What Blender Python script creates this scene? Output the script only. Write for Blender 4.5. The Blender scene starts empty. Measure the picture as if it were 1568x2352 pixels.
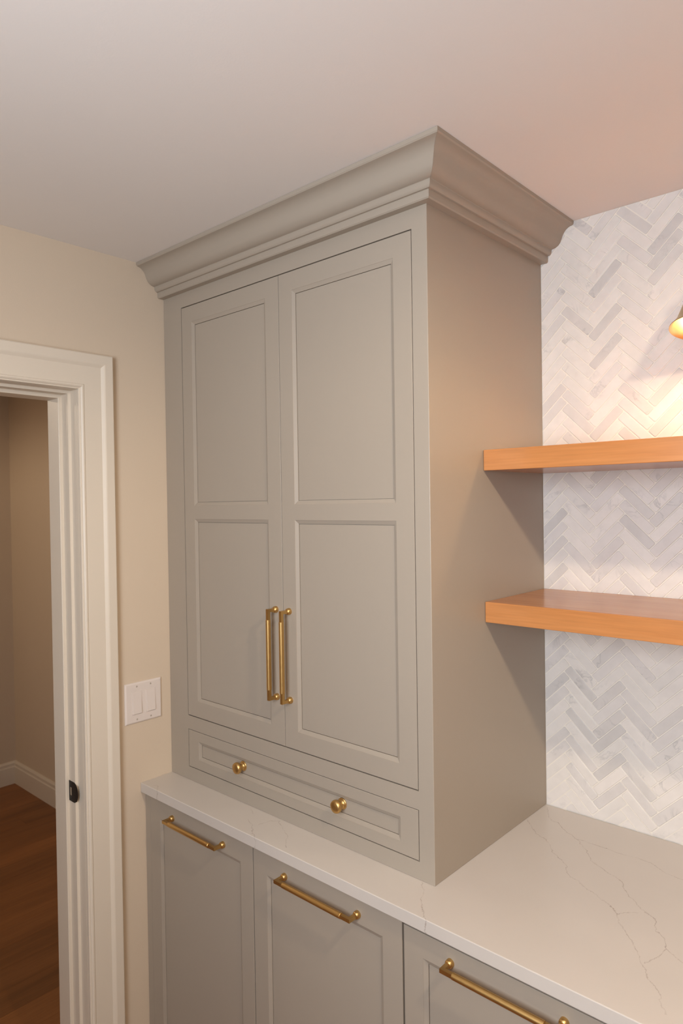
import bpy, bmesh, math, random
from mathutils import Vector, Matrix
random.seed(7)
scn = bpy.context.scene
COL = scn.collection

# ------------------------------------------------------------------ camera
W, D, H, ZC = 0.9933, 0.5369, 2.4838, 0.914          # upper cabinet width / depth, ceiling, counter height
cam_d = bpy.data.cameras.new('camera'); cam = bpy.data.objects.new('camera', cam_d); COL.objects.link(cam)
cam_d.sensor_fit = 'HORIZONTAL'; cam_d.sensor_width = 36.0
cam_d.lens = 1577.22 / 1568.0 * 36.0
cam_d.clip_start = 0.02
_r = Vector((0.74115662, 0.67117276, -0.0146282)); _u = Vector((0.00196746, 0.01961814, 0.99980561)); _w = Vector((-0.67132927, 0.74104133, -0.01321961))
cam.matrix_world = Matrix(((_r.x, _u.x, -_w.x, 1.84586), (_r.y, _u.y, -_w.y, -1.76295), (_r.z, _u.z, -_w.z, 1.75066), (0, 0, 0, 1)))
cam_d.dof.use_dof = True; cam_d.dof.focus_distance = 1.65; cam_d.dof.aperture_fstop = 9.0
scn.camera = cam
scn.view_settings.view_transform = 'Standard'; scn.view_settings.look = 'None'
scn.view_settings.gamma = 1.0; scn.view_settings.use_curve_mapping = False
scn.view_settings.exposure = 0.07

# ------------------------------------------------------------------ world and large lights
wld = bpy.data.worlds.new('world'); scn.world = wld; wld.use_nodes = True
wld.node_tree.nodes['Background'].inputs[0].default_value = (0.62, 0.74, 1.0, 1)
wld.node_tree.nodes['Background'].inputs[1].default_value = 0.6

def area_light(name, loc, target, sx, sy, energy, color):
    l = bpy.data.lights.new(name, 'AREA'); l.shape = 'RECTANGLE'; l.size = sx; l.size_y = sy
    l.energy = energy; l.color = color
    o = bpy.data.objects.new(name, l); COL.objects.link(o); o.location = loc
    o.rotation_euler = (Vector(target) - Vector(loc)).to_track_quat('-Z', 'Y').to_euler()
    return o
# daylight coming in through the unseen window assumed in the front wall
area_light('daylight', (1.55, -2.48, 1.82), (1.55, 0, 1.82), 0.9, 0.85, 40.0, (0.84, 0.91, 1.0))

# ------------------------------------------------------------------ mesh helpers
def link(name, bm, mat, parent=None, smooth=False, bevel=0.0, seg=1, loc=None):
    me = bpy.data.meshes.new(name)
    bmesh.ops.recalc_face_normals(bm, faces=bm.faces)
    bm.to_mesh(me); bm.free()
    if mat: me.materials.append(mat)
    if smooth:
        for p in me.polygons: p.use_smooth = True
    o = bpy.data.objects.new(name, me); COL.objects.link(o)
    if loc: o.location = loc
    if parent: o.parent = parent
    if bevel:
        m = o.modifiers.new('bevel', 'BEVEL'); m.width = bevel; m.segments = seg; m.limit_method = 'ANGLE'; m.angle_limit = math.radians(40)
    return o
def empty(name, loc=(0, 0, 0)):
    o = bpy.data.objects.new(name, None); COL.objects.link(o); o.location = loc; o.empty_display_size = 0.1
    return o
def tag(o, label=None, cat=None, group=None, kind=None):
    if label: o['label'] = label
    if cat: o['category'] = cat
    if group: o['group'] = group
    if kind: o['kind'] = kind
    return o
def box(bm, x0, x1, y0, y1, z0, z1):
    v = [bm.verts.new(p) for p in ((x0,y0,z0),(x1,y0,z0),(x1,y1,z0),(x0,y1,z0),(x0,y0,z1),(x1,y0,z1),(x1,y1,z1),(x0,y1,z1))]
    for f in ((0,3,2,1),(4,5,6,7),(0,1,5,4),(1,2,6,5),(2,3,7,6),(3,0,4,7)): bm.faces.new([v[i] for i in f])
    return v
def boxes(*bs):
    bm = bmesh.new()
    for b in bs: box(bm, *b)
    return bm
def lathe(bm, prof, axis_o, axis, n=32, close=False):
    """prof: list of (radius, distance along axis)"""
    a = Vector(axis).normalized(); t = a.orthogonal().normalized(); b = a.cross(t); o = Vector(axis_o)
    rings = []
    for r, d in prof:
        if r < 1e-6: rings.append([bm.verts.new(o + a*d)])
        else: rings.append([bm.verts.new(o + a*d + (t*math.cos(2*math.pi*i/n) + b*math.sin(2*math.pi*i/n))*r) for i in range(n)])
    for p, q in zip(rings, rings[1:]):
        for i in range(n):
            j = (i+1) % n
            if len(p) == 1 and len(q) == 1: continue
            if len(p) == 1: bm.faces.new((p[0], q[j], q[i]))
            elif len(q) == 1: bm.faces.new((p[i], p[j], q[0]))
            else: bm.faces.new((p[i], p[j], q[j], q[i]))
    return bm
def smooth_angle(o, deg=35):
    for p in o.data.polygons: p.use_smooth = True
    m = bmesh.new(); m.from_mesh(o.data)
    for e in m.edges:
        e.smooth = not (len(e.link_faces) == 2 and e.calc_face_angle(0) > math.radians(deg))
    m.to_mesh(o.data); m.free()

# ------------------------------------------------------------------ materials
def srgb(r, g, b):
    f = lambda c: (c/255/12.92) if c/255 <= 0.04045 else ((c/255+0.055)/1.055)**2.4
    return (f(r), f(g), f(b), 1)
def newmat(name):
    m = bpy.data.materials.new(name); m.use_nodes = True
    nt = m.node_tree; p = nt.nodes['Principled BSDF']
    return m, nt, p
def N(nt, t, **kw):
    n = nt.nodes.new(t)
    for k, v in kw.items():
        if k.startswith('i_'): n.inputs[int(k[2:])].default_value = v
        else: setattr(n, k, v)
    return n
def paint(name, col, rough=0.5, bump=0.02, scale=220.0, var=0.03, spec=0.4):
    m, nt, p = newmat(name); L = nt.links
    tc = N(nt, 'ShaderNodeTexCoord')
    n1 = N(nt, 'ShaderNodeTexNoise'); n1.inputs['Scale'].default_value = 3.0; n1.inputs['Detail'].default_value = 4
    L.new(tc.outputs['Object'], n1.inputs['Vector'])
    mix = N(nt, 'ShaderNodeMix', data_type='RGBA'); L.new(n1.outputs['Fac'], mix.inputs['Factor'])
    c = Vector(col[:3]); mix.inputs['A'].default_value = (*(c*(1-var)), 1); mix.inputs['B'].default_value = (*(c*(1+var)), 1)
    L.new(mix.outputs['Result'], p.inputs['Base Color'])
    n2 = N(nt, 'ShaderNodeTexNoise'); n2.inputs['Scale'].default_value = scale; n2.inputs['Detail'].default_value = 3
    L.new(tc.outputs['Object'], n2.inputs['Vector'])
    b = N(nt, 'ShaderNodeBump'); b.inputs['Strength'].default_value = bump*4; b.inputs['Distance'].default_value = 0.001
    L.new(n2.outputs['Fac'], b.inputs['Height']); L.new(b.outputs['Normal'], p.inputs['Normal'])
    p.inputs['Roughness'].default_value = rough; p.inputs['Specular IOR Level'].default_value = spec
    return m
M = {}
M['cab'] = paint('cabinet_greige_paint', srgb(166, 154, 139), 0.40, 0.012, 400, 0.015)
M['wall'] = paint('wall_beige_paint', srgb(214, 196, 173), 0.8, 0.05, 260, 0.02, 0.25)
M['ceil'] = paint('ceiling_paint', srgb(232, 226, 220), 0.85, 0.03, 260, 0.01, 0.2)
M['trim'] = paint('trim_white_paint', srgb(222, 210, 192), 0.4, 0.01, 300, 0.01)
M['plastic'] = paint('switch_white_plastic', srgb(226, 214, 204), 0.35, 0.003, 300, 0.005)
M['dark'] = paint('black_metal', srgb(28, 26, 25), 0.45, 0.01, 300, 0.02)
M['hole'] = paint('strike_hole', srgb(150, 135, 115), 0.7, 0.01, 300, 0.02)
M['grout'] = paint('tile_grout', srgb(232, 224, 212), 0.9, 0.08, 500, 0.02, 0.2)
M['screw'] = paint('plate_screw', srgb(190, 178, 165), 0.4, 0.003, 300, 0.02)
M['out'] = paint('outside_ground', srgb(120, 125, 105), 0.9, 0.05, 50, 0.1)

def metal(name, col, rough):
    m, nt, p = newmat(name); L = nt.links
    tc = N(nt, 'ShaderNodeTexCoord')
    n = N(nt, 'ShaderNodeTexNoise'); n.inputs['Scale'].default_value = 60; n.inputs['Detail'].default_value = 4
    L.new(tc.outputs['Object'], n.inputs['Vector'])
    mr = N(nt, 'ShaderNodeMapRange'); mr.inputs['To Min'].default_value = rough*0.85; mr.inputs['To Max'].default_value = rough*1.2
    L.new(n.outputs['Fac'], mr.inputs['Value']); L.new(mr.outputs['Result'], p.inputs['Roughness'])
    p.inputs['Base Color'].default_value = col; p.inputs['Metallic'].default_value = 1.0
    return m
M['brass'] = metal('satin_brass', srgb(212, 174, 112), 0.36)
M['brass_dark'] = metal('sconce_brass', srgb(206, 184, 146), 0.38)

def emit(name, col, s):
    m, nt, p = newmat(name)
    p.inputs['Base Color'].default_value = col; p.inputs['Emission Color'].default_value = col; p.inputs['Emission Strength'].default_value = s
    return m
M['bulb'] = emit('bulb_glow', (1.0, 0.66, 0.34, 1), 210.0)
M['lens'] = emit('downlight_lens', (1.0, 0.70, 0.42, 1), 6.0)

def wood(name, c1, c2, c3, axis, scale, rough, objrand=False):
    m, nt, p = newmat(name); L = nt.links
    tc = N(nt, 'ShaderNodeTexCoord'); mp = N(nt, 'ShaderNodeMapping')
    s = [scale*14]*3; s[axis] = scale*0.9; mp.inputs['Scale'].default_value = s
    src = tc.outputs['Object']
    if objrand:
        oi = N(nt, 'ShaderNodeObjectInfo'); ad = N(nt, 'ShaderNodeVectorMath', operation='ADD')
        ml = N(nt, 'ShaderNodeMath', operation='MULTIPLY'); ml.inputs[1].default_value = 37.0
        L.new(oi.outputs['Random'], ml.inputs[0]); L.new(src, ad.inputs[0]); L.new(ml.outputs[0], ad.inputs[1]); src = ad.outputs[0]
    L.new(src, mp.inputs['Vector'])
    n = N(nt, 'ShaderNodeTexNoise'); n.inputs['Scale'].default_value = 1.0; n.inputs['Detail'].default_value = 8; n.inputs['Roughness'].default_value = 0.62; n.inputs['Distortion'].default_value = 0.5
    L.new(mp.outputs['Vector'], n.inputs['Vector'])
    cr = N(nt, 'ShaderNodeValToRGB'); e = cr.color_ramp.elements
    e[0].position = 0.30; e[0].color = c1; e[1].position = 0.72; e[1].color = c3
    x = e.new(0.52); x.color = c2
    L.new(n.outputs['Fac'], cr.inputs['Fac'])
    # fine pores
    mp2 = N(nt, 'ShaderNodeMapping'); s2 = [scale*160]*3; s2[axis] = scale*9; mp2.inputs['Scale'].default_value = s2; L.new(src, mp2.inputs['Vector'])
    n2 = N(nt, 'ShaderNodeTexNoise'); n2.inputs['Scale'].default_value = 1.0; n2.inputs['Detail'].default_value = 2; L.new(mp2.outputs['Vector'], n2.inputs['Vector'])
    mr = N(nt, 'ShaderNodeMapRange'); mr.inputs['From Min'].default_value = 0.3; mr.inputs['From Max'].default_value = 0.7; mr.inputs['To Min'].default_value = 0.9; mr.inputs['To Max'].default_value = 1.06
    L.new(n2.outputs['Fac'], mr.inputs['Value'])
    mx = N(nt, 'ShaderNodeVectorMath', operation='MULTIPLY'); L.new(cr.outputs['Color'], mx.inputs[0]); L.new(mr.outputs['Result'], mx.inputs[1])
    out = mx.outputs[0]
    if objrand:
        mr2 = N(nt, 'ShaderNodeMapRange'); mr2.inputs['To Min'].default_value = 0.82; mr2.inputs['To Max'].default_value = 1.2
        L.new(oi.outputs['Random'], mr2.inputs['Value'])
        m3 = N(nt, 'ShaderNodeVectorMath', operation='MULTIPLY'); L.new(out, m3.inputs[0]); L.new(mr2.outputs['Result'], m3.inputs[1]); out = m3.outputs[0]
    L.new(out, p.inputs['Base Color']); p.inputs['Roughness'].default_value = rough
    b = N(nt, 'ShaderNodeBump'); b.inputs['Strength'].default_value = 0.015; b.inputs['Distance'].default_value = 0.0005
    L.new(n2.outputs['Fac'], b.inputs['Height']); L.new(b.outputs['Normal'], p.inputs['Normal'])
    return m
M['shelf'] = wood('maple_shelf', srgb(180, 116, 64), srgb(193, 130, 77), srgb(201, 140, 87), 0, 1.0, 0.23)
M['floor'] = wood('oak_floor', srgb(118, 74, 36), srgb(134, 85, 43), srgb(148, 96, 52), 1, 1.0, 0.45, True)

def marble_tile():
    m, nt, p = newmat('marble_tile'); L = nt.links
    oi = N(nt, 'ShaderNodeObjectInfo'); geo = N(nt, 'ShaderNodeNewGeometry'); tc = N(nt, 'ShaderNodeTexCoord')
    a = N(nt, 'ShaderNodeMath', operation='ADD'); L.new(oi.outputs['Random'], a.inputs[0]); L.new(geo.outputs['Random Per Island'], a.inputs[1])
    fr = N(nt, 'ShaderNodeMath', operation='FRACT'); L.new(a.outputs[0], fr.inputs[0])
    cr = N(nt, 'ShaderNodeValToRGB'); e = cr.color_ramp.elements
    e[0].position = 0.0; e[0].color = srgb(227, 219, 211); e[1].position = 1.0; e[1].color = srgb(204, 198, 193)
    for pos, c in ((0.40, (223, 216, 208)), (0.60, (218, 211, 205)), (0.80, (213, 206, 200)), (0.93, (208, 202, 196))):
        x = e.new(pos); x.color = srgb(*c)
    L.new(fr.outputs[0], cr.inputs['Fac'])
    off = N(nt, 'ShaderNodeMath', operation='MULTIPLY'); off.inputs[1].default_value = 23.0; L.new(fr.outputs[0], off.inputs[0])
    ad = N(nt, 'ShaderNodeVectorMath', operation='ADD'); L.new(geo.outputs['Position'], ad.inputs[0]); L.new(off.outputs[0], ad.inputs[1])
    n = N(nt, 'ShaderNodeTexNoise'); n.inputs['Scale'].default_value = 14; n.inputs['Detail'].default_value = 7; n.inputs['Roughness'].default_value = 0.6; n.inputs['Distortion'].default_value = 1.2
    L.new(ad.outputs[0], n.inputs['Vector'])
    # thin veins: ridge of the noise around 0.5
    s = N(nt, 'ShaderNodeMath', operation='SUBTRACT'); s.inputs[1].default_value = 0.5; L.new(n.outputs['Fac'], s.inputs[0])
    ab = N(nt, 'ShaderNodeMath', operation='ABSOLUTE'); L.new(s.outputs[0], ab.inputs[0])
    mr = N(nt, 'ShaderNodeMapRange'); mr.inputs['From Min'].default_value = 0.0; mr.inputs['From Max'].default_value = 0.035; mr.inputs['To Min'].default_value = 1.0; mr.inputs['To Max'].default_value = 0.0
    L.new(ab.outputs[0], mr.inputs['Value'])
    n3 = N(nt, 'ShaderNodeTexNoise'); n3.inputs['Scale'].default_value = 9; n3.inputs['Detail'].default_value = 2; L.new(ad.outputs[0], n3.inputs['Vector'])
    mr3 = N(nt, 'ShaderNodeMapRange'); mr3.inputs['From Min'].default_value = 0.56; mr3.inputs['From Max'].default_value = 0.72; mr3.inputs['To Max'].default_value = 0.5; L.new(n3.outputs['Fac'], mr3.inputs['Value'])
    mu = N(nt, 'ShaderNodeMath', operation='MULTIPLY'); L.new(mr.outputs['Result'], mu.inputs[0]); L.new(mr3.outputs['Result'], mu.inputs[1])
    mix = N(nt, 'ShaderNodeMix', data_type='RGBA'); L.new(mu.outputs[0], mix.inputs['Factor']); L.new(cr.outputs['Color'], mix.inputs['A']); mix.inputs['B'].default_value = srgb(150, 148, 148)
    # cloudy grey
    n4 = N(nt, 'ShaderNodeTexNoise'); n4.inputs['Scale'].default_value = 30; n4.inputs['Detail'].default_value = 4; L.new(ad.outputs[0], n4.inputs['Vector'])
    mr4 = N(nt, 'ShaderNodeMapRange'); mr4.inputs['From Min'].default_value = 0.3; mr4.inputs['From Max'].default_value = 0.7; mr4.inputs['To Min'].default_value = 0.955; mr4.inputs['To Max'].default_value = 1.03; L.new(n4.outputs['Fac'], mr4.inputs['Value'])
    vm = N(nt, 'ShaderNodeVectorMath', operation='MULTIPLY'); L.new(mix.outputs['Result'], vm.inputs[0]); L.new(mr4.outputs['Result'], vm.inputs[1])
    L.new(vm.outputs[0], p.inputs['Base Color']); p.inputs['Roughness'].default_value = 0.38
    return m
M['tile'] = marble_tile()

VEINS = [  # (polyline in counter x, y, strength)
]
def quartz():
    m, nt, p = newmat('quartz_counter'); L = nt.links
    tc = N(nt, 'ShaderNodeTexCoord')
    sep = N(nt, 'ShaderNodeSeparateXYZ'); L.new(tc.outputs['Object'], sep.inputs[0])
    flat = N(nt, 'ShaderNodeCombineXYZ'); L.new(sep.outputs[0], flat.inputs[0]); L.new(sep.outputs[1], flat.inputs[1])
    nd = N(nt, 'ShaderNodeTexNoise'); nd.inputs['Scale'].default_value = 48; nd.inputs['Detail'].default_value = 7; nd.inputs['Roughness'].default_value = 0.72; L.new(tc.outputs['Object'], nd.inputs['Vector'])
    sb = N(nt, 'ShaderNodeVectorMath', operation='SUBTRACT'); L.new(nd.outputs['Color'], sb.inputs[0]); sb.inputs[1].default_value = (0.5, 0.5, 0.5)
    sc = N(nt, 'ShaderNodeVectorMath', operation='MULTIPLY'); L.new(sb.outputs[0], sc.inputs[0]); sc.inputs[1].default_value = (0.022, 0.022, 0)
    ps = N(nt, 'ShaderNodeVectorMath', operation='ADD'); L.new(flat.outputs[0], ps.inputs[0]); L.new(sc.outputs[0], ps.inputs[1])
    best = None
    for poly in VEINS:
        for (ax, ay), (bx, by) in zip(poly, poly[1:]):
            ab = Vector((bx-ax, by-ay, 0)); l2 = ab.length_squared
            src = ps.outputs[0]
            if best is not None:   # a dependency on the previous segment keeps the evaluation stack short
                ch = N(nt, 'ShaderNodeVectorMath', operation='MULTIPLY_ADD'); L.new(best, ch.inputs[0]); ch.inputs[1].default_value = (1e-7, 1e-7, 0); L.new(ps.outputs[0], ch.inputs[2]); src = ch.outputs[0]
            s1 = N(nt, 'ShaderNodeVectorMath', operation='SUBTRACT'); L.new(src, s1.inputs[0]); s1.inputs[1].default_value = (ax, ay, 0)
            d = N(nt, 'ShaderNodeVectorMath', operation='DOT_PRODUCT'); L.new(s1.outputs[0], d.inputs[0]); d.inputs[1].default_value = ab/l2
            cl = N(nt, 'ShaderNodeClamp'); L.new(d.outputs['Value'], cl.inputs['Value'])
            s2 = N(nt, 'ShaderNodeVectorMath', operation='MULTIPLY_ADD'); L.new(cl.outputs[0], s2.inputs[0]); s2.inputs[1].default_value = -ab; L.new(s1.outputs[0], s2.inputs[2])
            ln = N(nt, 'ShaderNodeVectorMath', operation='LENGTH'); L.new(s2.outputs[0], ln.inputs[0])
            if best is None: best = ln.outputs['Value']
            else:
                mn = N(nt, 'ShaderNodeMath', operation='MINIMUM'); L.new(best, mn.inputs[0]); L.new(ln.outputs['Value'], mn.inputs[1]); best = mn.outputs[0]
    base = N(nt, 'ShaderNodeTexNoise'); base.inputs['Scale'].default_value = 7; base.inputs['Detail'].default_value = 5; L.new(tc.outputs['Object'], base.inputs['Vector'])
    bm_ = N(nt, 'ShaderNodeMix', data_type='RGBA'); L.new(base.outputs['Fac'], bm_.inputs['Factor']); bm_.inputs['A'].default_value = srgb(200, 191, 181); bm_.inputs['B'].default_value = srgb(208, 199, 189)
    mr = N(nt, 'ShaderNodeMapRange', interpolation_type='SMOOTHSTEP'); mr.inputs['From Min'].default_value = 0.0002; mr.inputs['From Max'].default_value = 0.0012; mr.inputs['To Min'].default_value = 1.0; mr.inputs['To Max'].default_value = 0.0
    L.new(best, mr.inputs['Value'])
    n5 = N(nt, 'ShaderNodeTexNoise'); n5.inputs['Scale'].default_value = 34; n5.inputs['Detail'].default_value = 3; L.new(tc.outputs['Object'], n5.inputs['Vector'])
    m5 = N(nt, 'ShaderNodeMapRange'); m5.inputs['From Min'].default_value = 0.36; m5.inputs['From Max'].default_value = 0.66; m5.inputs['To Min'].default_value = 0.18; m5.inputs['To Max'].default_value = 0.72; L.new(n5.outputs['Fac'], m5.inputs['Value'])
    mu = N(nt, 'ShaderNodeMath', operation='MULTIPLY'); L.new(mr.outputs['Result'], mu.inputs[0]); L.new(m5.outputs['Result'], mu.inputs[1])
    mix = N(nt, 'ShaderNodeMix', data_type='RGBA'); L.new(mu.outputs[0], mix.inputs['Factor']); L.new(bm_.outputs['Result'], mix.inputs['A']); mix.inputs['B'].default_value = srgb(138, 118, 104)
    L.new(mix.outputs['Result'], p.inputs['Base Color']); p.inputs['Roughness'].default_value = 0.3
    return m
def _pix(pts, x0, y0, s, z=ZC):
    c = Vector((1.84586, -1.76295, 1.75066)); out = []
    for a, b in pts:
        d = _w + _r*((x0+a/s-784)/1577.22) - _u*((y0+b/s-1176)/1577.22); t = (z-c.z)/d.z; q = c + d*t; out.append((q.x, q.y))
    return out
VEINS += [
 _pix([(525,180),(530,240),(555,285),(610,300),(640,345),(735,415),(765,440),(825,520),(860,590),(1010,700),(1100,750),(1120,815),(1250,970),(1355,1040),(1360,1130),(1420,1190),(1440,1270),(1490,1320),(1568,1385)], 1100, 1800, 3.35),
 _pix([(365,275),(400,325),(440,385),(510,430),(550,475),(570,530),(680,640),(670,675),(690,710),(765,750),(810,800),(880,840),(1000,935),(1060,1000),(1085,1090),(1125,1140),(1215,1280),(1230,1350),(1270,1430),(1300,1500),(1405,1640),(1390,1670),(1440,1780)], 1100, 1800, 3.35),
 _pix([(765,430),(860,460),(960,495),(1110,548),(1250,580),(1320,610),(1440,690),(1568,740)], 1100, 1800, 3.35),
 _pix([(1060,1000),(1090,995),(1210,995)], 1100, 1800, 3.35),
 _pix([(1440,1270),(1400,1315),(1330,1355),(1280,1380)], 1100, 1800, 3.35),
 _pix([(1135,1280),(1145,1340),(1130,1410),(1125,1470),(1140,1568)], 680, 1700, 3.92),
 _pix([(210,60),(225,120),(240,175),(245,200)], 900, 2060, 3.136),
 _pix([(1125,1205),(1145,1240)], 260, 1520, 3.5636),
 _pix([(1100,1290),(1130,1330),(1140,1390),(1160,1470)], 260, 1520, 3.5636),
 _pix([(1190,1335),(1280,1305),(1355,1300),(1365,1340),(1390,1370),(1420,1420),(1415,1520)], 260, 1520, 3.5636),
 _pix([(330,1010),(370,1020),(350,1070)], 260, 1520, 3.5636),
]
M['quartz'] = quartz()

# ------------------------------------------------------------------ room shell
RX, FY = 5.2, -2.42                    # right wall, front wall
WT = 0.14                             # thickness of the left wall
DY0, DY1, DZ = -0.8205, -1.6495, 2.0865  # rough door opening in the left wall
HX, HY = -2.64, 0.06                  # hall corner
wl = link('wall_left', boxes((-WT, 0, DY0, 0.1, 0, H), (-WT, 0, DY1, DY0, DZ, H), (-WT, 0, FY, DY1, 0, H)), M['wall']); tag(wl, 'beige painted wall with a cased doorway', kind='structure')
wb = link('wall_back', boxes((0, RX, 0.0018, 0.1, 0, H)), M['grout']); tag(wb, 'back wall covered in marble herringbone tile', kind='structure')
wr = link('wall_right', boxes((RX, RX+0.1, FY, 0.1, 0, H)), M['wall']); tag(wr, kind='structure')
wf = link('wall_front', boxes((-WT, 1.05, FY-0.1, FY, 0, H), (2.05, RX+0.1, FY-0.1, FY, 0, H), (1.05, 2.05, FY-0.1, FY, 2.30, H), (1.05, 2.05, FY-0.1, FY, 0, 1.34)), M['cab']); tag(wf, kind='structure')
ce = link('ceiling', boxes((HX-0.1, RX+0.1, FY-0.1, 0.2, H, H+0.1)), M['ceil']); tag(ce, 'smooth off-white ceiling', kind='structure')
fl = link('floor', boxes((HX-0.1, RX+0.1, FY-0.1, 0.2, -0.1, -0.012)), M['dark']); tag(fl, 'brown oak plank floor', kind='structure')
wh1 = link('wall_hall_back', boxes((HX-0.1, -WT, HY, HY+0.1, 0, H)), M['wall']); tag(wh1, 'beige wall of the room beyond the doorway', kind='structure')
wh2 = link('wall_hall_left', boxes((HX-0.1, HX, FY, HY, 0, H)), M['wall']); tag(wh2, kind='structure')
wh3 = link('wall_hall_front', boxes((HX-0.1, -WT, FY-0.1, FY, 0, H)), M['wall']); tag(wh3, kind='structure')
# out-of-view window, assumed as the source of the frontal daylight
gd = empty('window_1', (1.55, FY-0.05, 1.34)); tag(gd, 'unseen window in the front wall', kind='structure')
link('window_frame', boxes((-0.5, -0.45, 0.0, 0.05, 0, 0.96), (0.45, 0.5, 0.0, 0.05, 0, 0.96), (-0.45, 0.45, 0.0, 0.05, 0.91, 0.96), (-0.45, 0.45, 0.0, 0.05, 0, 0.05)), M['trim'], gd, bevel=0.003)

# oak planks
PW = 0.127
def plank_rows(x0, x1, y0, y1):
    x = x0
    while x < x1 - 0.01:
        xe = min(x+PW, x1); y = y0 - random.random()*1.2
        while y < y1:
            ln = random.uniform(0.9, 1.7); a, b = max(y, y0), min(y+ln, y1)
            if b - a > 0.05:
                bm = boxes((-(xe-x)/2+0.0003, (xe-x)/2-0.0003, -(b-a)/2+0.0003, (b-a)/2-0.0003, -0.012, 0))
                link('plank', bm, M['floor'], fl, loc=((x+xe)/2, (a+b)/2, 0))
            y += ln
        x = xe
plank_rows(HX+0.001, -WT/2, FY+0.002, HY-0.001)
plank_rows(-WT/2, RX-0.001, FY+0.002, -0.002)

# baseboards of the hall: board with a stepped, bevelled cap
def baseboard(name, p0, p1, nrm, label):
    prof = [(0, 0), (0.016, 0), (0.016, 0.105), (0.012, 0.112), (0.012, 0.128), (0.005, 0.14), (0, 0.14)]
    bm = bmesh.new(); rows = []
    for e, P in enumerate((p0, p1)):
        rows.append([bm.verts.new((P[0]+nrm[0]*d + (nrm[2]*d if e == 0 else nrm[4]*d), P[1]+nrm[1]*d + (nrm[3]*d if e == 0 else nrm[5]*d), z)) for d, z in prof])
    n = len(prof)
    for i in range(n): bm.faces.new((rows[0][i], rows[0][(i+1) % n], rows[1][(i+1) % n], rows[1][i]))
    bm.faces.new(rows[0]); bm.faces.new(rows[1][::-1])
    o = link(name, bm, M['trim']); tag(o, label, kind='structure'); return o
baseboard('baseboard_hall_back', (HX, HY), (-WT, HY), (0, -1, 1, 0, 0, 0), 'white baseboard along the far hall wall')
baseboard('baseboard_hall_left', (HX, HY), (HX, FY), (1, 0, 0, -1, 0, 0), 'white baseboard along the end hall wall')

# door frame: stepped jamb with stop on three sides, black strike plate
dr = empty('door_1', (0, -1.235, 0)); tag(dr, 'white door frame of the open doorway to the hall', kind='structure')
def ring_strip(x0, x1, t0, t1, zoff=0):
    """three sided frame strip between offsets t0..t1 inward from the outer casing edge, from x0 to x1"""
    ya, yb = -0.7241-t0, -0.7241-t1; za, zb = 2.183-t0, 2.183-t1
    yl = -1.746
    ya2, yb2 = yl+t0, yl+t1
    return ya, yb, za, zb, ya2, yb2
def u_frame(name, prof, mat, parent, base):
    """sweep a closed (t, x) profile up the right leg, across the head and down the left leg with mitred corners"""
    bm = bmesh.new(); rings = []
    for st in range(4):
        r = []
        for t, x in prof:
            y = (-0.7241-t) if st < 2 else (-1.746+t); z = base if st in (0, 3) else 2.183-t
            r.append(bm.verts.new((x, y - (-1.235), z)))
        rings.append(r)
    n = len(prof)
    for a, b in zip(rings, rings[1:]):
        for i in range(n): bm.faces.new((a[i], a[(i+1) % n], b[(i+1) % n], b[i]))
    bm.faces.new(rings[0]); bm.faces.new(rings[-1][::-1])
    return link(name, bm, mat, parent)
# profile pieces (t = offset inward, x = out of wall)
jm = u_frame('jamb', [(0.095, -0.0), (0.095, -0.139), (0.111, -0.139), (0.111, -0.036), (0.103, -0.035), (0.103, 0.0)], M['trim'], dr, 0.0)
sp = u_frame('door_stop', [(0.1105, -0.0725), (0.1195, -0.0725), (0.121, -0.074), (0.121, -0.1385), (0.1105, -0.1385)], M['trim'], dr, 0.0)
tr = empty('trim_1', (0, -1.235, 0)); tag(tr, 'white moulded casing around the doorway', kind='structure')
u_frame('casing', [(0.0, 0.0005), (0.0, 0.020), (0.003, 0.0225), (0.026, 0.0225), (0.029, 0.0215), (0.037, 0.0165), (0.088, 0.0165), (0.0905, 0.0185), (0.0945, 0.0185), (0.098, 0.0155), (0.098, 0.0125), (0.1015, 0.012), (0.1025, 0.0105), (0.1025, 0.0005)], M['trim'], tr, 0.0)
# hall side casing
u_frame('hall_casing', [(0.0, -0.1405), (0.0, -0.158), (0.09, -0.153), (0.1, -0.149), (0.1, -0.1405)], M['trim'], tr, 0.0)
# strike plate on the jamb face
yj = -0.7241-0.111
bm = bmesh.new()
zc_, hh = 0.933, 0.029
out = [(-0.0705, -hh), (-0.040, -hh)] + [(-0.036+0.018*math.cos(a), 0.9*hh*math.sin(a)) for a in [math.radians(-75+150*i/10) for i in range(11)]] + [(-0.040, hh), (-0.0705, hh)]
fr = [bm.verts.new((x, -0.0014, z)) for x, z in out]; bk = [bm.verts.new((x, 0.0006 if x < -0.037 else -0.0004, z)) for x, z in out]
bm.faces.new(fr); bm.faces.new(bk[::-1])
for i in range(len(out)): bm.faces.new((fr[i], fr[(i+1) % len(out)], bk[(i+1) % len(out)], bk[i]))
st = link('strike_plate', bm, M['dark'], dr, loc=(0, yj+1.235, zc_)); st['label'] = 'black metal strike plate with curved lip'
bm = bmesh.new()
pts = [(-0.0625, -0.011), (-0.0545, -0.011), (-0.0555, 0), (-0.0545, 0.011), (-0.0625, 0.011)]
f2 = [bm.verts.new((x, -0.0021, z)) for x, z in pts]; b2 = [bm.verts.new((x, -0.0012, z)) for x, z in pts]
bm.faces.new(f2); bm.faces.new(b2[::-1])
for i in range(5): bm.faces.new((f2[i], f2[(i+1) % 5], b2[(i+1) % 5], b2[i]))
link('latch_hole', bm, M['hole'], st)
for zz in (-0.021, 0.021):
    bm = lathe(bmesh.new(), [(0.0, 0.0022), (0.002, 0.0022), (0.0028, 0.0014)], (-0.058, 0, zz), (0, -1, 0), 12); link('screw', bm, M['dark'], st)

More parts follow.
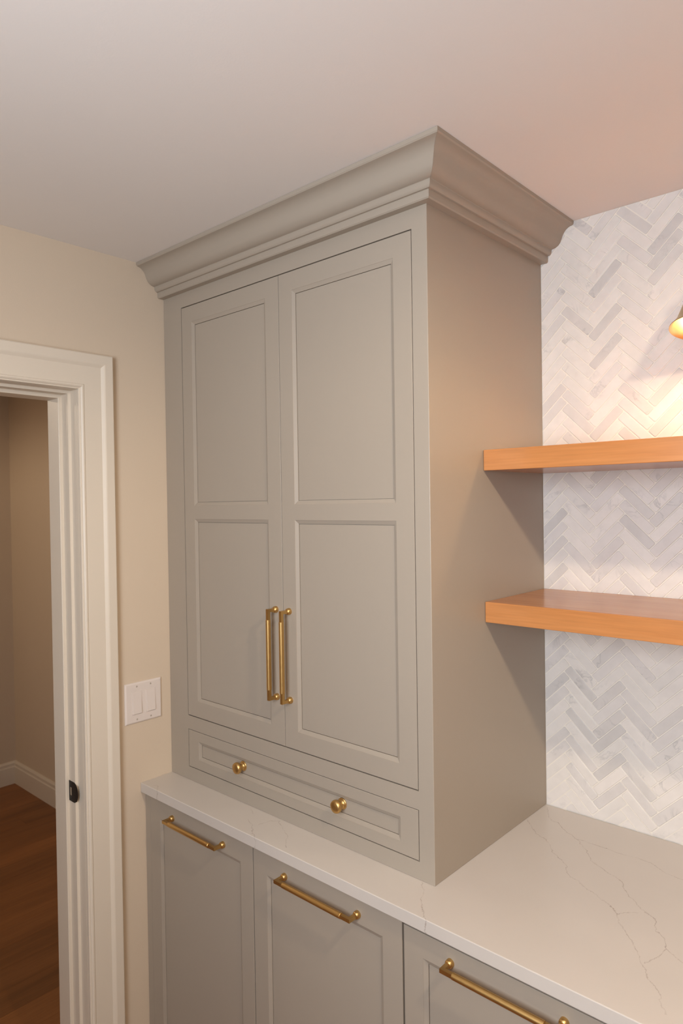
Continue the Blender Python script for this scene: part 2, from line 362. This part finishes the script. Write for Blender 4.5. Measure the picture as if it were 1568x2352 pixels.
# ------------------------------------------------------------------ herringbone marble tile
TW = 0.02610; n4 = 4; G = 0.0011; q = TW/math.sqrt(2)
XS0, XS1, ZS0, ZS1 = W+0.0016, 1.93, ZC+0.0012, H-0.0012
X0 = 1.0656 - n4*q; Z0 = 1.3086 - (n4+2)*q - 0.0008
def to_world(u, v): return (X0 + (u-v)*q, Z0 + (u+v)*q)
def octa(L, wd, inset, ch):
    a, b = L/2-inset, wd/2-inset
    return [(-a+ch, -b), (a-ch, -b), (a, -b+ch), (a, b-ch), (a-ch, b), (-a+ch, b), (-a, b-ch), (-a, -b+ch)]
def full_mesh(rot):
    bm = bmesh.new(); rings = []
    c, s = math.cos(rot), math.sin(rot)
    for inset, y, ch in ((G+0.0013, 0.0, 0.0022), (G+0.0004, 0.0004, 0.0026), (G, 0.0012, 0.0026), (G, 0.0035, 0.0026)):
        rings.append([bm.verts.new((x*c-z*s, y, x*s+z*c)) for x, z in octa(4*TW, TW, inset, ch)])
    bm.faces.new(rings[0])
    for a, b in zip(rings, rings[1:]):
        for i in range(8): bm.faces.new((a[i], b[i], b[(i+1) % 8], a[(i+1) % 8]))
    bmesh.ops.recalc_face_normals(bm, faces=bm.faces)
    me = bpy.data.meshes.new('tile'); bm.to_mesh(me); bm.free(); me.materials.append(M['tile']); return me
me_h, me_v = full_mesh(math.radians(45)), full_mesh(math.radians(135))
def clip(poly, ax, val, sgn):
    out = []
    for i in range(len(poly)):
        a, b = poly[i], poly[(i+1) % len(poly)]
        da, db = (a[ax]-val)*sgn, (b[ax]-val)*sgn
        if da >= 0: out.append(a)
        if (da >= 0) != (db >= 0):
            t = da/(da-db); out.append((a[0]+(b[0]-a[0])*t, a[1]+(b[1]-a[1])*t))
    return out
def area(p): return abs(sum(p[i][0]*p[(i+1) % len(p)][1]-p[(i+1) % len(p)][0]*p[i][1] for i in range(len(p))))/2
tiles = []
for k in range(-80, 140):
    for m in range(-6, 14):
        for typ in (0, 1):
            if typ == 0: u0, v0, uu, vv = k+2*n4*m, k, 4, 1
            else: u0, v0, uu, vv = k+n4+2*n4*m, k-n4+1, 1, 4
            cx, cz = to_world(u0+uu/2, v0+vv/2)
            if not (XS0-0.06 < cx < XS1+0.06 and ZS0-0.06 < cz < ZS1+0.06): continue
            rot = math.radians(45 if typ == 0 else 135); c, s = math.cos(rot), math.sin(rot)
            poly = [(cx+x*c-z*s, cz+x*s+z*c) for x, z in octa(4*TW, TW, G+0.0004, 0.0026)]
            inside = all(XS0 <= x <= XS1 and ZS0 <= z <= ZS1 for x, z in poly)
            if not inside:
                for ax, val, sg in ((0, XS0, 1), (0, XS1, -1), (1, ZS0, 1), (1, ZS1, -1)):
                    poly = clip(poly, ax, val, sg)
                    if len(poly) < 3: break
                if len(poly) < 3 or area(poly) < 2e-5: continue
            tiles.append((cx, cz, typ, inside, poly))
tiles.sort(key=lambda t: t[0])
rest = bmesh.new()
def prism(bm, poly, ox, oz):
    f = [bm.verts.new((x-ox, 0.0002, z-oz)) for x, z in poly]; b = [bm.verts.new((x-ox, 0.0035, z-oz)) for x, z in poly]
    bm.faces.new(f)
    for i in range(len(poly)): bm.faces.new((f[i], b[i], b[(i+1) % len(poly)], f[(i+1) % len(poly)]))
for i, (cx, cz, typ, inside, poly) in enumerate(tiles):
    dy = random.uniform(-0.0003, 0.0003)
    if i < 300:
        if inside:
            o = bpy.data.objects.new('tile', me_h if typ == 0 else me_v); COL.objects.link(o)
            o.rotation_euler = (random.uniform(-.006, .006), 0, random.uniform(-.006, .006))
        else:
            bm = bmesh.new(); prism(bm, poly, cx, cz); o = link('tile', bm, M['tile'])
        o.location = (cx, dy, cz); o.parent = wb
    else:
        prism(rest, poly, 0, 0)
if len(tiles) > 300:
    o = link('tile_field', rest, M['tile'], wb); o['kind'] = 'stuff'
# painted return of the back wall beyond the tile and behind the cabinets
bp = link('painted_field', boxes((1.932, RX, -0.001, 0.0017, 0, H), (0, W-0.002, 0.0, 0.0017, ZC+0.001, H), (0, 1.932, 0.0, 0.0017, 0, ZC-0.032)), M['wall'], wb)

# ------------------------------------------------------------------ framed doors and drawer fronts
STICK = [(0.0, 0.0), (0.0003, 0.0007), (0.0095, 0.0052), (0.0095, 0.0095), (0.0125, 0.0095)]
def framed(name, x0, x1, z0, z1, panels, yf, parent, th=0.02, mat=None):
    """flat frame with moulded, recessed panel openings; front face at y = yf, local to the parent; returns the frame"""
    mat = mat or M['cab']; bm = bmesh.new()
    e = 0.0007
    def quad(ax0, ax1, az0, az1):
        bm.faces.new([bm.verts.new(p) for p in ((ax0, yf, az0), (ax1, yf, az0), (ax1, yf, az1), (ax0, yf, az1))])
    px0, px1 = panels[0][0], panels[0][1]
    X0_, X1_, Z0_, Z1_ = x0+e, x1-e, z0+e, z1-e
    quad(X0_, px0, Z0_, Z1_); quad(px1, X1_, Z0_, Z1_)
    zs = [Z0_]
    for p in panels: zs += [p[2], p[3]]
    zs.append(Z1_)
    for a, b in zip(zs[0::2], zs[1::2]): quad(px0, px1, a, b)
    def ring(r): return [bm.verts.new(p) for p in r]
    a = ring([(X0_, yf, Z0_), (X1_, yf, Z0_), (X1_, yf, Z1_), (X0_, yf, Z1_)])
    b = ring([(x0, yf+e, z0), (x1, yf+e, z0), (x1, yf+e, z1), (x0, yf+e, z1)])
    c = ring([(x0, yf+th, z0), (x1, yf+th, z0), (x1, yf+th, z1), (x0, yf+th, z1)])
    for r1, r2 in ((a, b), (b, c)):
        for i in range(4): bm.faces.new((r1[i], r2[i], r2[(i+1) % 4], r1[(i+1) % 4]))
    bm.faces.new(c[::-1])
    for (p0, p1, q0, q1) in panels:
        prev = None
        for o_, d in STICK:
            cur = ring([(p0+o_, yf+d, q0+o_), (p1-o_, yf+d, q0+o_), (p1-o_, yf+d, q1-o_), (p0+o_, yf+d, q1-o_)])
            if prev:
                for i in range(4): bm.faces.new((prev[i], cur[i], cur[(i+1) % 4], prev[(i+1) % 4]))
            prev = cur
    bmesh.ops.remove_doubles(bm, verts=bm.verts, dist=1e-6)
    o = link(name, bm, mat, parent)
    for (p0, p1, q0, q1) in panels:
        g = 0.0107
        pb = boxes((p0+g, p1-g, yf+0.0064, yf+0.012, q0+g, q1-g)); link('panel', pb, mat, o)
    return o
def pull(parent, pos, along, cc=0.2315, proj=0.0295):
    """bar pull: two domed rosettes, square mitred ends and a round grip; pos = centre on the surface, along 'x' or 'z'"""
    bm = bmesh.new(); px, py, pz = pos
    def P(a, d): return (px+a, py-d, pz) if along == 'x' else (px, py-d, pz+a)
    s = 0.0041
    for sg in (-1, 1):
        a = sg*cc/2
        lathe(bm, [(0.0, 0), (0.0088, 0), (0.0088, 0.0045), (0.0083, 0.0075), (0.0068, 0.0098), (0.0045, 0.0108), (0.0, 0.0108)], P(a, 0.0), (0, -1, 0), 24)
        # square post with mitred corner into the square end of the bar
        def sq(a0, d0, da, dd):
            out = []
            for i, j in ((-1, -1), (1, -1), (1, 1), (-1, 1)):
                out.append((a0+da*i*s, d0+dd*i*s, j*s))
            return out
        def mk(lst):
            r = []
            for aa, dd, cc_ in lst:
                r.append(bm.verts.new((px+aa, py-dd, pz+cc_) if along == 'x' else (px+cc_, py-dd, pz+aa)))
            return r
        r0 = mk(sq(a, 0.010, 1, 0)); r1 = mk(sq(a, proj, 1, sg)); r2 = mk(sq(a-sg*0.0265, proj, 0, sg))
        for x, y in ((r0, r1), (r1, r2)):
            for i in range(4): bm.faces.new((x[i], x[(i+1) % 4], y[(i+1) % 4], y[i]))
        bm.faces.new(r0); bm.faces.new(r2)
    g0, g1 = -cc/2+0.0235, cc/2-0.0235; R = 0.0067
    ax = (1, 0, 0) if along == 'x' else (0, 0, 1)
    lathe(bm, [(0.0, g0), (R-0.0007, g0), (R, g0+0.0008), (R, g1-0.0008), (R-0.0007, g1), (0.0, g1)], P(0, proj), ax, 32)
    o = link('bar_pull', bm, M['brass'], parent); smooth_angle(o, 40); o['label'] = 'satin brass bar pull with round grip and square ends'
    return o
def knob(parent, pos):
    prof = [(0.0, 0), (0.0138, 0), (0.0140, 0.0012), (0.0132, 0.0026), (0.0115, 0.0030), (0.0112, 0.0045), (0.0095, 0.0052), (0.0078, 0.0075), (0.0072, 0.011), (0.0080, 0.0145),
            (0.0120, 0.0170), (0.0152, 0.0190), (0.0160, 0.0220), (0.0158, 0.0255), (0.0146, 0.0285), (0.0115, 0.0303), (0.006, 0.0312), (0.0, 0.0315)]
    bm = lathe(bmesh.new(), prof, pos, (0, -1, 0), 40)
    o = link('knob', bm, M['brass'], parent); smooth_angle(o, 50); o['label'] = 'round brass knob on a stepped base'
    return o

# ------------------------------------------------------------------ upper cabinet
uc = empty('hutch_cabinet', (0, 0, ZC)); tag(uc, 'tall greige two-door wall cabinet with crown moulding standing on the countertop', 'cabinet')
dz = ZC
e1 = 0.0006
link('carcass', boxes((0.001, 0.02, -D+0.020, -0.001, e1, H-dz-0.01), (0.02, W-0.019, -0.02, -0.001, e1, H-dz-0.01), (0.02, W-0.019, -D+0.02, -0.02, e1, 0.03), (0.02, W-0.019, -D+0.02, -0.02, 1.45, 1.47), (0.02, W-0.019, -D+0.02, -0.02, 0.168, 0.185)), M['cab'], uc)
OX0, OX1 = 0.0917, 0.9530
DZ0, DZ1, RZ0, RZ1 = 1.1110-dz, 2.3473-dz, 0.9542-dz, 1.0698-dz
link('stile', boxes((0.001, OX0, -D, -D+0.02, e1, H-dz-0.001)), M['cab'], uc)
# finished end panel with its front stile in one piece, outer corner eased
ep = bmesh.new(); c_ = 0.0012
pl = [(OX1, -D), (W-c_, -D), (W-0.3*c_, -D+0.3*c_), (W, -D+c_), (W, -0.0005), (W-0.019, -0.0005), (W-0.019, -D+0.02), (OX1, -D+0.02)]
lo_ = [ep.verts.new((x, y, e1)) for x, y in pl]; hi_ = [ep.verts.new((x, y, H-dz-0.001)) for x, y in pl]
ep.faces.new(lo_[::-1]); ep.faces.new(hi_)
for i in range(len(pl)): ep.faces.new((lo_[i], lo_[(i+1) % len(pl)], hi_[(i+1) % len(pl)], hi_[i]))
link('end_panel', ep, M['cab'], uc)
for a_, b_ in ((DZ1, H-dz-0.001), (RZ1, DZ0), (e1, RZ0)):
    link('rail', boxes((OX0, OX1, -D, -D+0.02, a_, b_)), M['cab'], uc)
gp = 0.0024; mid = 0.5235
yd = -D + 0.0002
dl = framed('door', OX0+gp, mid-0.0008, DZ0+gp, DZ1-gp, [(0.1425, 0.4715, 1.1605-dz, 1.7090-dz), (0.1425, 0.4715, 1.7490-dz, 2.2970-dz)], yd, uc)
drr = framed('door', mid+0.0008, OX1-gp, DZ0+gp, DZ1-gp, [(0.5725, 0.9008, 1.1605-dz, 1.7085-dz), (0.5725, 0.9008, 1.7485-dz, 2.2970-dz)], yd, uc)
pull(dl, (0.4972, yd, 1.3558-dz), 'z'); pull(drr, (0.5474, yd, 1.3552-dz), 'z')
dw = framed('drawer', OX0+gp, OX1-gp, RZ0+gp*0.8, RZ1-gp*0.8, [(0.1424, 0.9014, 0.9836-dz, 1.0399-dz)], yd, uc)
knob(dw, (0.3433, yd+0.0064, 1.0152-dz)); knob(dw, (0.7185, yd+0.0064, 1.0155-dz))
# crown moulding
CR = [(0.0, 2.3905), (0.0185, 2.3905), (0.0212, 2.3930), (0.0215, 2.3955), (0.0215, 2.4085), (0.0262, 2.4088), (0.0292, 2.4112), (0.0315, 2.4150), (0.0322, 2.4225), (0.0330, 2.4235),
      (0.0395, 2.4245), (0.0460, 2.4270), (0.0520, 2.4312), (0.0565, 2.4365), (0.0600, 2.4440), (0.0635, 2.4530), (0.0675, 2.4600), (0.0730, 2.4660), (0.0790, 2.4700), (0.0850, 2.4722), (0.0915, 2.4735), (0.0938, 2.4760), (0.0942, H-0.0005), (0.0, H-0.0005)]
def crown(path):
    bm = bmesh.new(); rows = [[bm.verts.new(f(p, z-dz)) for p, z in CR] for f in path]; n = len(CR)
    for i in range(n): bm.faces.new((rows[0][i], rows[0][(i+1) % n], rows[1][(i+1) % n], rows[1][i]))
    bm.faces.new(rows[0]); bm.faces.new(rows[1][::-1])
    o = link('crown_moulding', bm, M['cab'], uc); smooth_angle(o, 28); return o
crown((lambda p, z: (0.0005, -D-p, z), lambda p, z: (W+p-0.0001, -D-p, z)))
crown((lambda p, z: (W+p, -D-p+0.0001, z), lambda p, z: (W+p, -0.0005, z)))

# ------------------------------------------------------------------ countertop and base cabinets
CE = 1.93; CT = 0.0284
ct = link('countertop', boxes((0.0006, CE, -0.648, -0.0015, ZC-CT, ZC)), M['quartz'], bevel=0.0016, seg=2)
tag(ct, 'white quartz countertop with thin brown veins under the tall cabinet', 'countertop')
BY = -0.614; DF = -0.634   # carcass face, door face
KZ = 0.1
def base_body(parent, x0, x1):
    b = link('cabinet_box', boxes((x0, x1, BY, -0.002, KZ, ZC-CT-0.0006)), M['cab'], parent, bevel=0.0006)
    link('toe_kick', boxes((x0, x1, BY+0.07, -0.002, 0.0006, KZ)), M['dark'], parent)
    return b
ZT1, ZT3 = 0.8795, 0.8725
b1 = empty('base_cabinet', (0.488, -0.3, 0)); tag(b1, 'greige double base cabinet with two pull-out panels beneath the tall cabinet', 'cabinet', 'greige base cabinets')
ox, oy = -0.488, 0.3
base_body(b1, 0.001+ox, 0.9755+ox)
for ch in b1.children: ch.location.y = oy
link('filler_strip', boxes((0.001+ox, 0.0278+ox, DF+0.0015+oy, BY+oy-0.0003, KZ, ZC-CT-0.0008)), M['cab'], b1, bevel=0.0006)
PTOP = 0.8228
a = framed('door', 0.0300+ox, 0.4998+ox, KZ+0.005, ZT1, [(0.0800+ox, 0.4515+ox, 0.16, PTOP)], DF+oy, b1)
pull(a, (0.2630+ox, DF+oy, 0.8440), 'x', 0.2345)
a = framed('door', 0.5030+ox, 0.9757+ox, KZ+0.005, ZT1, [(0.5530+ox, 0.9240+ox, 0.16, PTOP)], DF+oy, b1)
pull(a, (0.7370+ox, DF+oy, 0.8435), 'x', 0.2345)
def single(name, x0, label, group):
    b = empty(name, (x0+0.2335, -0.3, 0)); tag(b, label, 'cabinet', group)
    base_body(b, -0.2325, 0.2325)
    for ch in b.children: ch.location.y = oy
    d = framed('door', -0.2320, 0.2305, KZ+0.005, ZT3, [(-0.1835, 0.1820, 0.16, PTOP-0.001)], DF+oy, b)
    pull(d, (0.0, DF+oy, 0.8420), 'x', 0.2345)
    return b
single('base_cabinet', 0.9790, 'greige single-panel base cabinet under the bare stretch of countertop by the tile', 'greige base cabinets')
single('base_cabinet', 1.4460, 'greige single-panel base cabinet at the free end of the countertop', 'greige base cabinets')

# ------------------------------------------------------------------ floating shelves
SH = 0.0495
for zt, lab in ((1.8724, 'thick maple floating shelf below the wall sconce, upper of two'), (1.5084, 'thick maple floating shelf above the countertop, lower of two')):
    o = link('floating_shelf', boxes((-(CE-W)/2+0.0008, (CE-W)/2, -0.3144, -0.0008, -SH, 0)), M['shelf'], bevel=0.0016, seg=2, loc=((W+CE)/2, 0, zt))
    tag(o, lab, 'shelf', 'maple floating shelves')

# ------------------------------------------------------------------ light switch
sw = empty('light_switch', (0.0002, -0.6349, 1.1595)); tag(sw, 'white double rocker light switch plate beside the doorway', 'light switch')
def rect_ring(bm, hy, hz, x, cy=0, cz=0): return [bm.verts.new((x, cy+a*hy, cz+b*hz)) for a, b in ((-1, -1), (1, -1), (1, 1), (-1, 1))]
bm = bmesh.new()
rs = [rect_ring(bm, 0.0620, 0.0610, 0.0), rect_ring(bm, 0.0620, 0.0610, 0.0022), rect_ring(bm, 0.0606, 0.0596, 0.0042), rect_ring(bm, 0.0575, 0.0565, 0.0056)]
for a_, b_ in zip(rs, rs[1:]):
    for i in range(4): bm.faces.new((a_[i], a_[(i+1) % 4], b_[(i+1) % 4], b_[i]))
bm.faces.new(rs[-1])
link('cover_plate', bm, M['plastic'], sw)
for cy in (-0.0235, 0.0235):
    bm = bmesh.new()   # recessed-looking rim
    o4 = [rect_ring(bm, 0.0180, 0.0352, 0.0054, cy), rect_ring(bm, 0.0176, 0.0348, 0.0062, cy), rect_ring(bm, 0.0168, 0.0340, 0.0062, cy), rect_ring(bm, 0.0168, 0.0340, 0.0054, cy)]
    for a_, b_ in zip(o4, o4[1:]):
        for i in range(4): bm.faces.new((a_[i], a_[(i+1) % 4], b_[(i+1) % 4], b_[i]))
    link('switch_rim', bm, M['plastic'], sw)
    bm = bmesh.new()   # rocker: tilted paddle
    y0, y1, z0, z1 = cy-0.0150, cy+0.0150, -0.0322, 0.0322
    f = [bm.verts.new(p) for p in ((0.0098, y0, z0), (0.0098, y1, z0), (0.0062, y1, z1), (0.0062, y0, z1))]
    k = [bm.verts.new(p) for p in ((0.0052, y0, z0), (0.0052, y1, z0), (0.0052, y1, z1), (0.0052, y0, z1))]
    bm.faces.new(f); bm.faces.new(k[::-1])
    for i in range(4): bm.faces.new((f[i], k[i], k[(i+1) % 4], f[(i+1) % 4]))
    link('rocker', bm, M['plastic'], sw, bevel=0.0005)
    for zz in (-0.0493, 0.0493):
        bm = lathe(bmesh.new(), [(0.0, 0.0064), (0.0016, 0.0064), (0.0028, 0.0058), (0.0031, 0.0050)], (0, cy, zz), (1, 0, 0), 14)
        s_ = link('screw', bm, M['screw'], sw, smooth=True)
        link('slot', boxes((0.0058, 0.0066, cy-0.0003, cy+0.0003, zz-0.0022, zz+0.0022)), M['hole'], s_)

# ------------------------------------------------------------------ wall sconce
SX, SY, SZ = 1.436, -0.160, 2.112
TILT = math.radians(-14)               # the bell leans out from the wall
sc = empty('wall_sconce', (SX, 0, SZ)); tag(sc, 'brass bell-shaped wall sconce above the upper floating shelf', 'sconce')
def tilted(o): o.location = (0, SY, 0); o.rotation_euler = (TILT, 0, 0); return o
sh = tilted(link('shade', lathe(bmesh.new(), [(0.0655, 0.0), (0.0655, 0.0015), (0.0600, 0.006), (0.0520, 0.020), (0.0455, 0.040), (0.0390, 0.062), (0.0310, 0.082), (0.0230, 0.095), (0.0225, 0.0945),
      (0.0300, 0.0805), (0.0375, 0.061), (0.0440, 0.0395), (0.0505, 0.0195), (0.0585, 0.0052), (0.0642, 0.0002), (0.0655, 0.0)], (0, 0, 0), (0, 0, 1), 48), M['brass_dark'], sc)); smooth_angle(sh, 40)
tilted(link('socket', lathe(bmesh.new(), [(0.0, 0.08), (0.014, 0.08), (0.0232, 0.0945), (0.0232, 0.100), (0.019, 0.104), (0.0185, 0.125), (0.015, 0.132), (0.0, 0.132)], (0, 0, 0), (0, 0, 1), 32), M['brass_dark'], sc))
tilted(link('bulb', lathe(bmesh.new(), [(0.0, 0.010), (0.008, 0.011), (0.0145, 0.017), (0.0180, 0.027), (0.0175, 0.040), (0.015, 0.054), (0.0125, 0.068), (0.0125, 0.0795), (0.0, 0.0795)], (0, 0, 0), (0, 0, 1), 24), M['bulb'], sc, smooth=True))
bm = bmesh.new(); prev = None
E0 = Vector((0, SY - math.sin(TILT)*0.130, math.cos(TILT)*0.130)); E1 = Vector((0, -0.014, 0.150))
pathp = [E0.lerp(E1, t/10) + Vector((0, 0, 0.018*math.sin(math.pi*t/10))) for t in range(11)]
for i, pnt in enumerate(pathp):
    pv = pathp[min(i+1, 10)] - pathp[max(i-1, 0)]; pv.normalize(); sd = Vector((1, 0, 0)); up_ = sd.cross(pv)
    ring = [bm.verts.new(pnt + (sd*math.cos(2*math.pi*j/12)+up_*math.sin(2*math.pi*j/12))*0.006) for j in range(12)]
    if prev:
        for j in range(12): bm.faces.new((prev[j], prev[(j+1) % 12], ring[(j+1) % 12], ring[j]))
    prev = ring
link('arm', bm, M['brass_dark'], sc, smooth=True)
link('backplate', lathe(bmesh.new(), [(0.0, 0.0005), (0.045, 0.0005), (0.045, 0.007), (0.041, 0.011), (0.016, 0.015), (0.0, 0.015)], (0, 0, 0.150), (0, -1, 0), 40), M['brass_dark'], sc)

# ------------------------------------------------------------------ recessed ceiling lights
def downlight(x, y, energy, label, group, color=(1.0, 0.80, 0.58), size=3.1, room=True):
    t = empty('recessed_downlight', (x, y, H)); tag(t, label, 'ceiling light', group)
    link('trim_ring', lathe(bmesh.new(), [(0.052, -0.002), (0.056, -0.004), (0.078, -0.002), (0.080, -0.0003), (0.052, -0.0003)], (0, 0, 0), (0, 0, 1), 40), M['trim'], t)
    link('lens', lathe(bmesh.new(), [(0.0, -0.0008), (0.052, -0.0008), (0.052, -0.0002), (0, -0.0002)], (0, 0, 0), (0, 0, 1), 32), M['lens'], t)
    l = bpy.data.lights.new('downlight_lamp', 'SPOT'); l.energy = energy; l.color = color; l.shadow_soft_size = 0.045; l.spot_size = size; l.spot_blend = 0.35
    lo = bpy.data.objects.new('downlight_lamp', l); COL.objects.link(lo); lo.location = (0, 0, -0.012); lo.parent = t
for x, y, en, lab in ((2.15, -1.12, 64, 'round recessed downlight in the ceiling in front of the open shelves'), (3.8, -1.2, 20, 'added unseen downlight in the ceiling past the end of the countertop')):  # near one placed from the shelf shadows; far one unseen, added as room fill
    downlight(x, y, en, lab, 'kitchen downlights')
downlight(-2.0, -1.5, 34.0, 'added unseen downlight in the hall ceiling', 'added hall downlights')  # out-of-view lamp added to brighten the hall
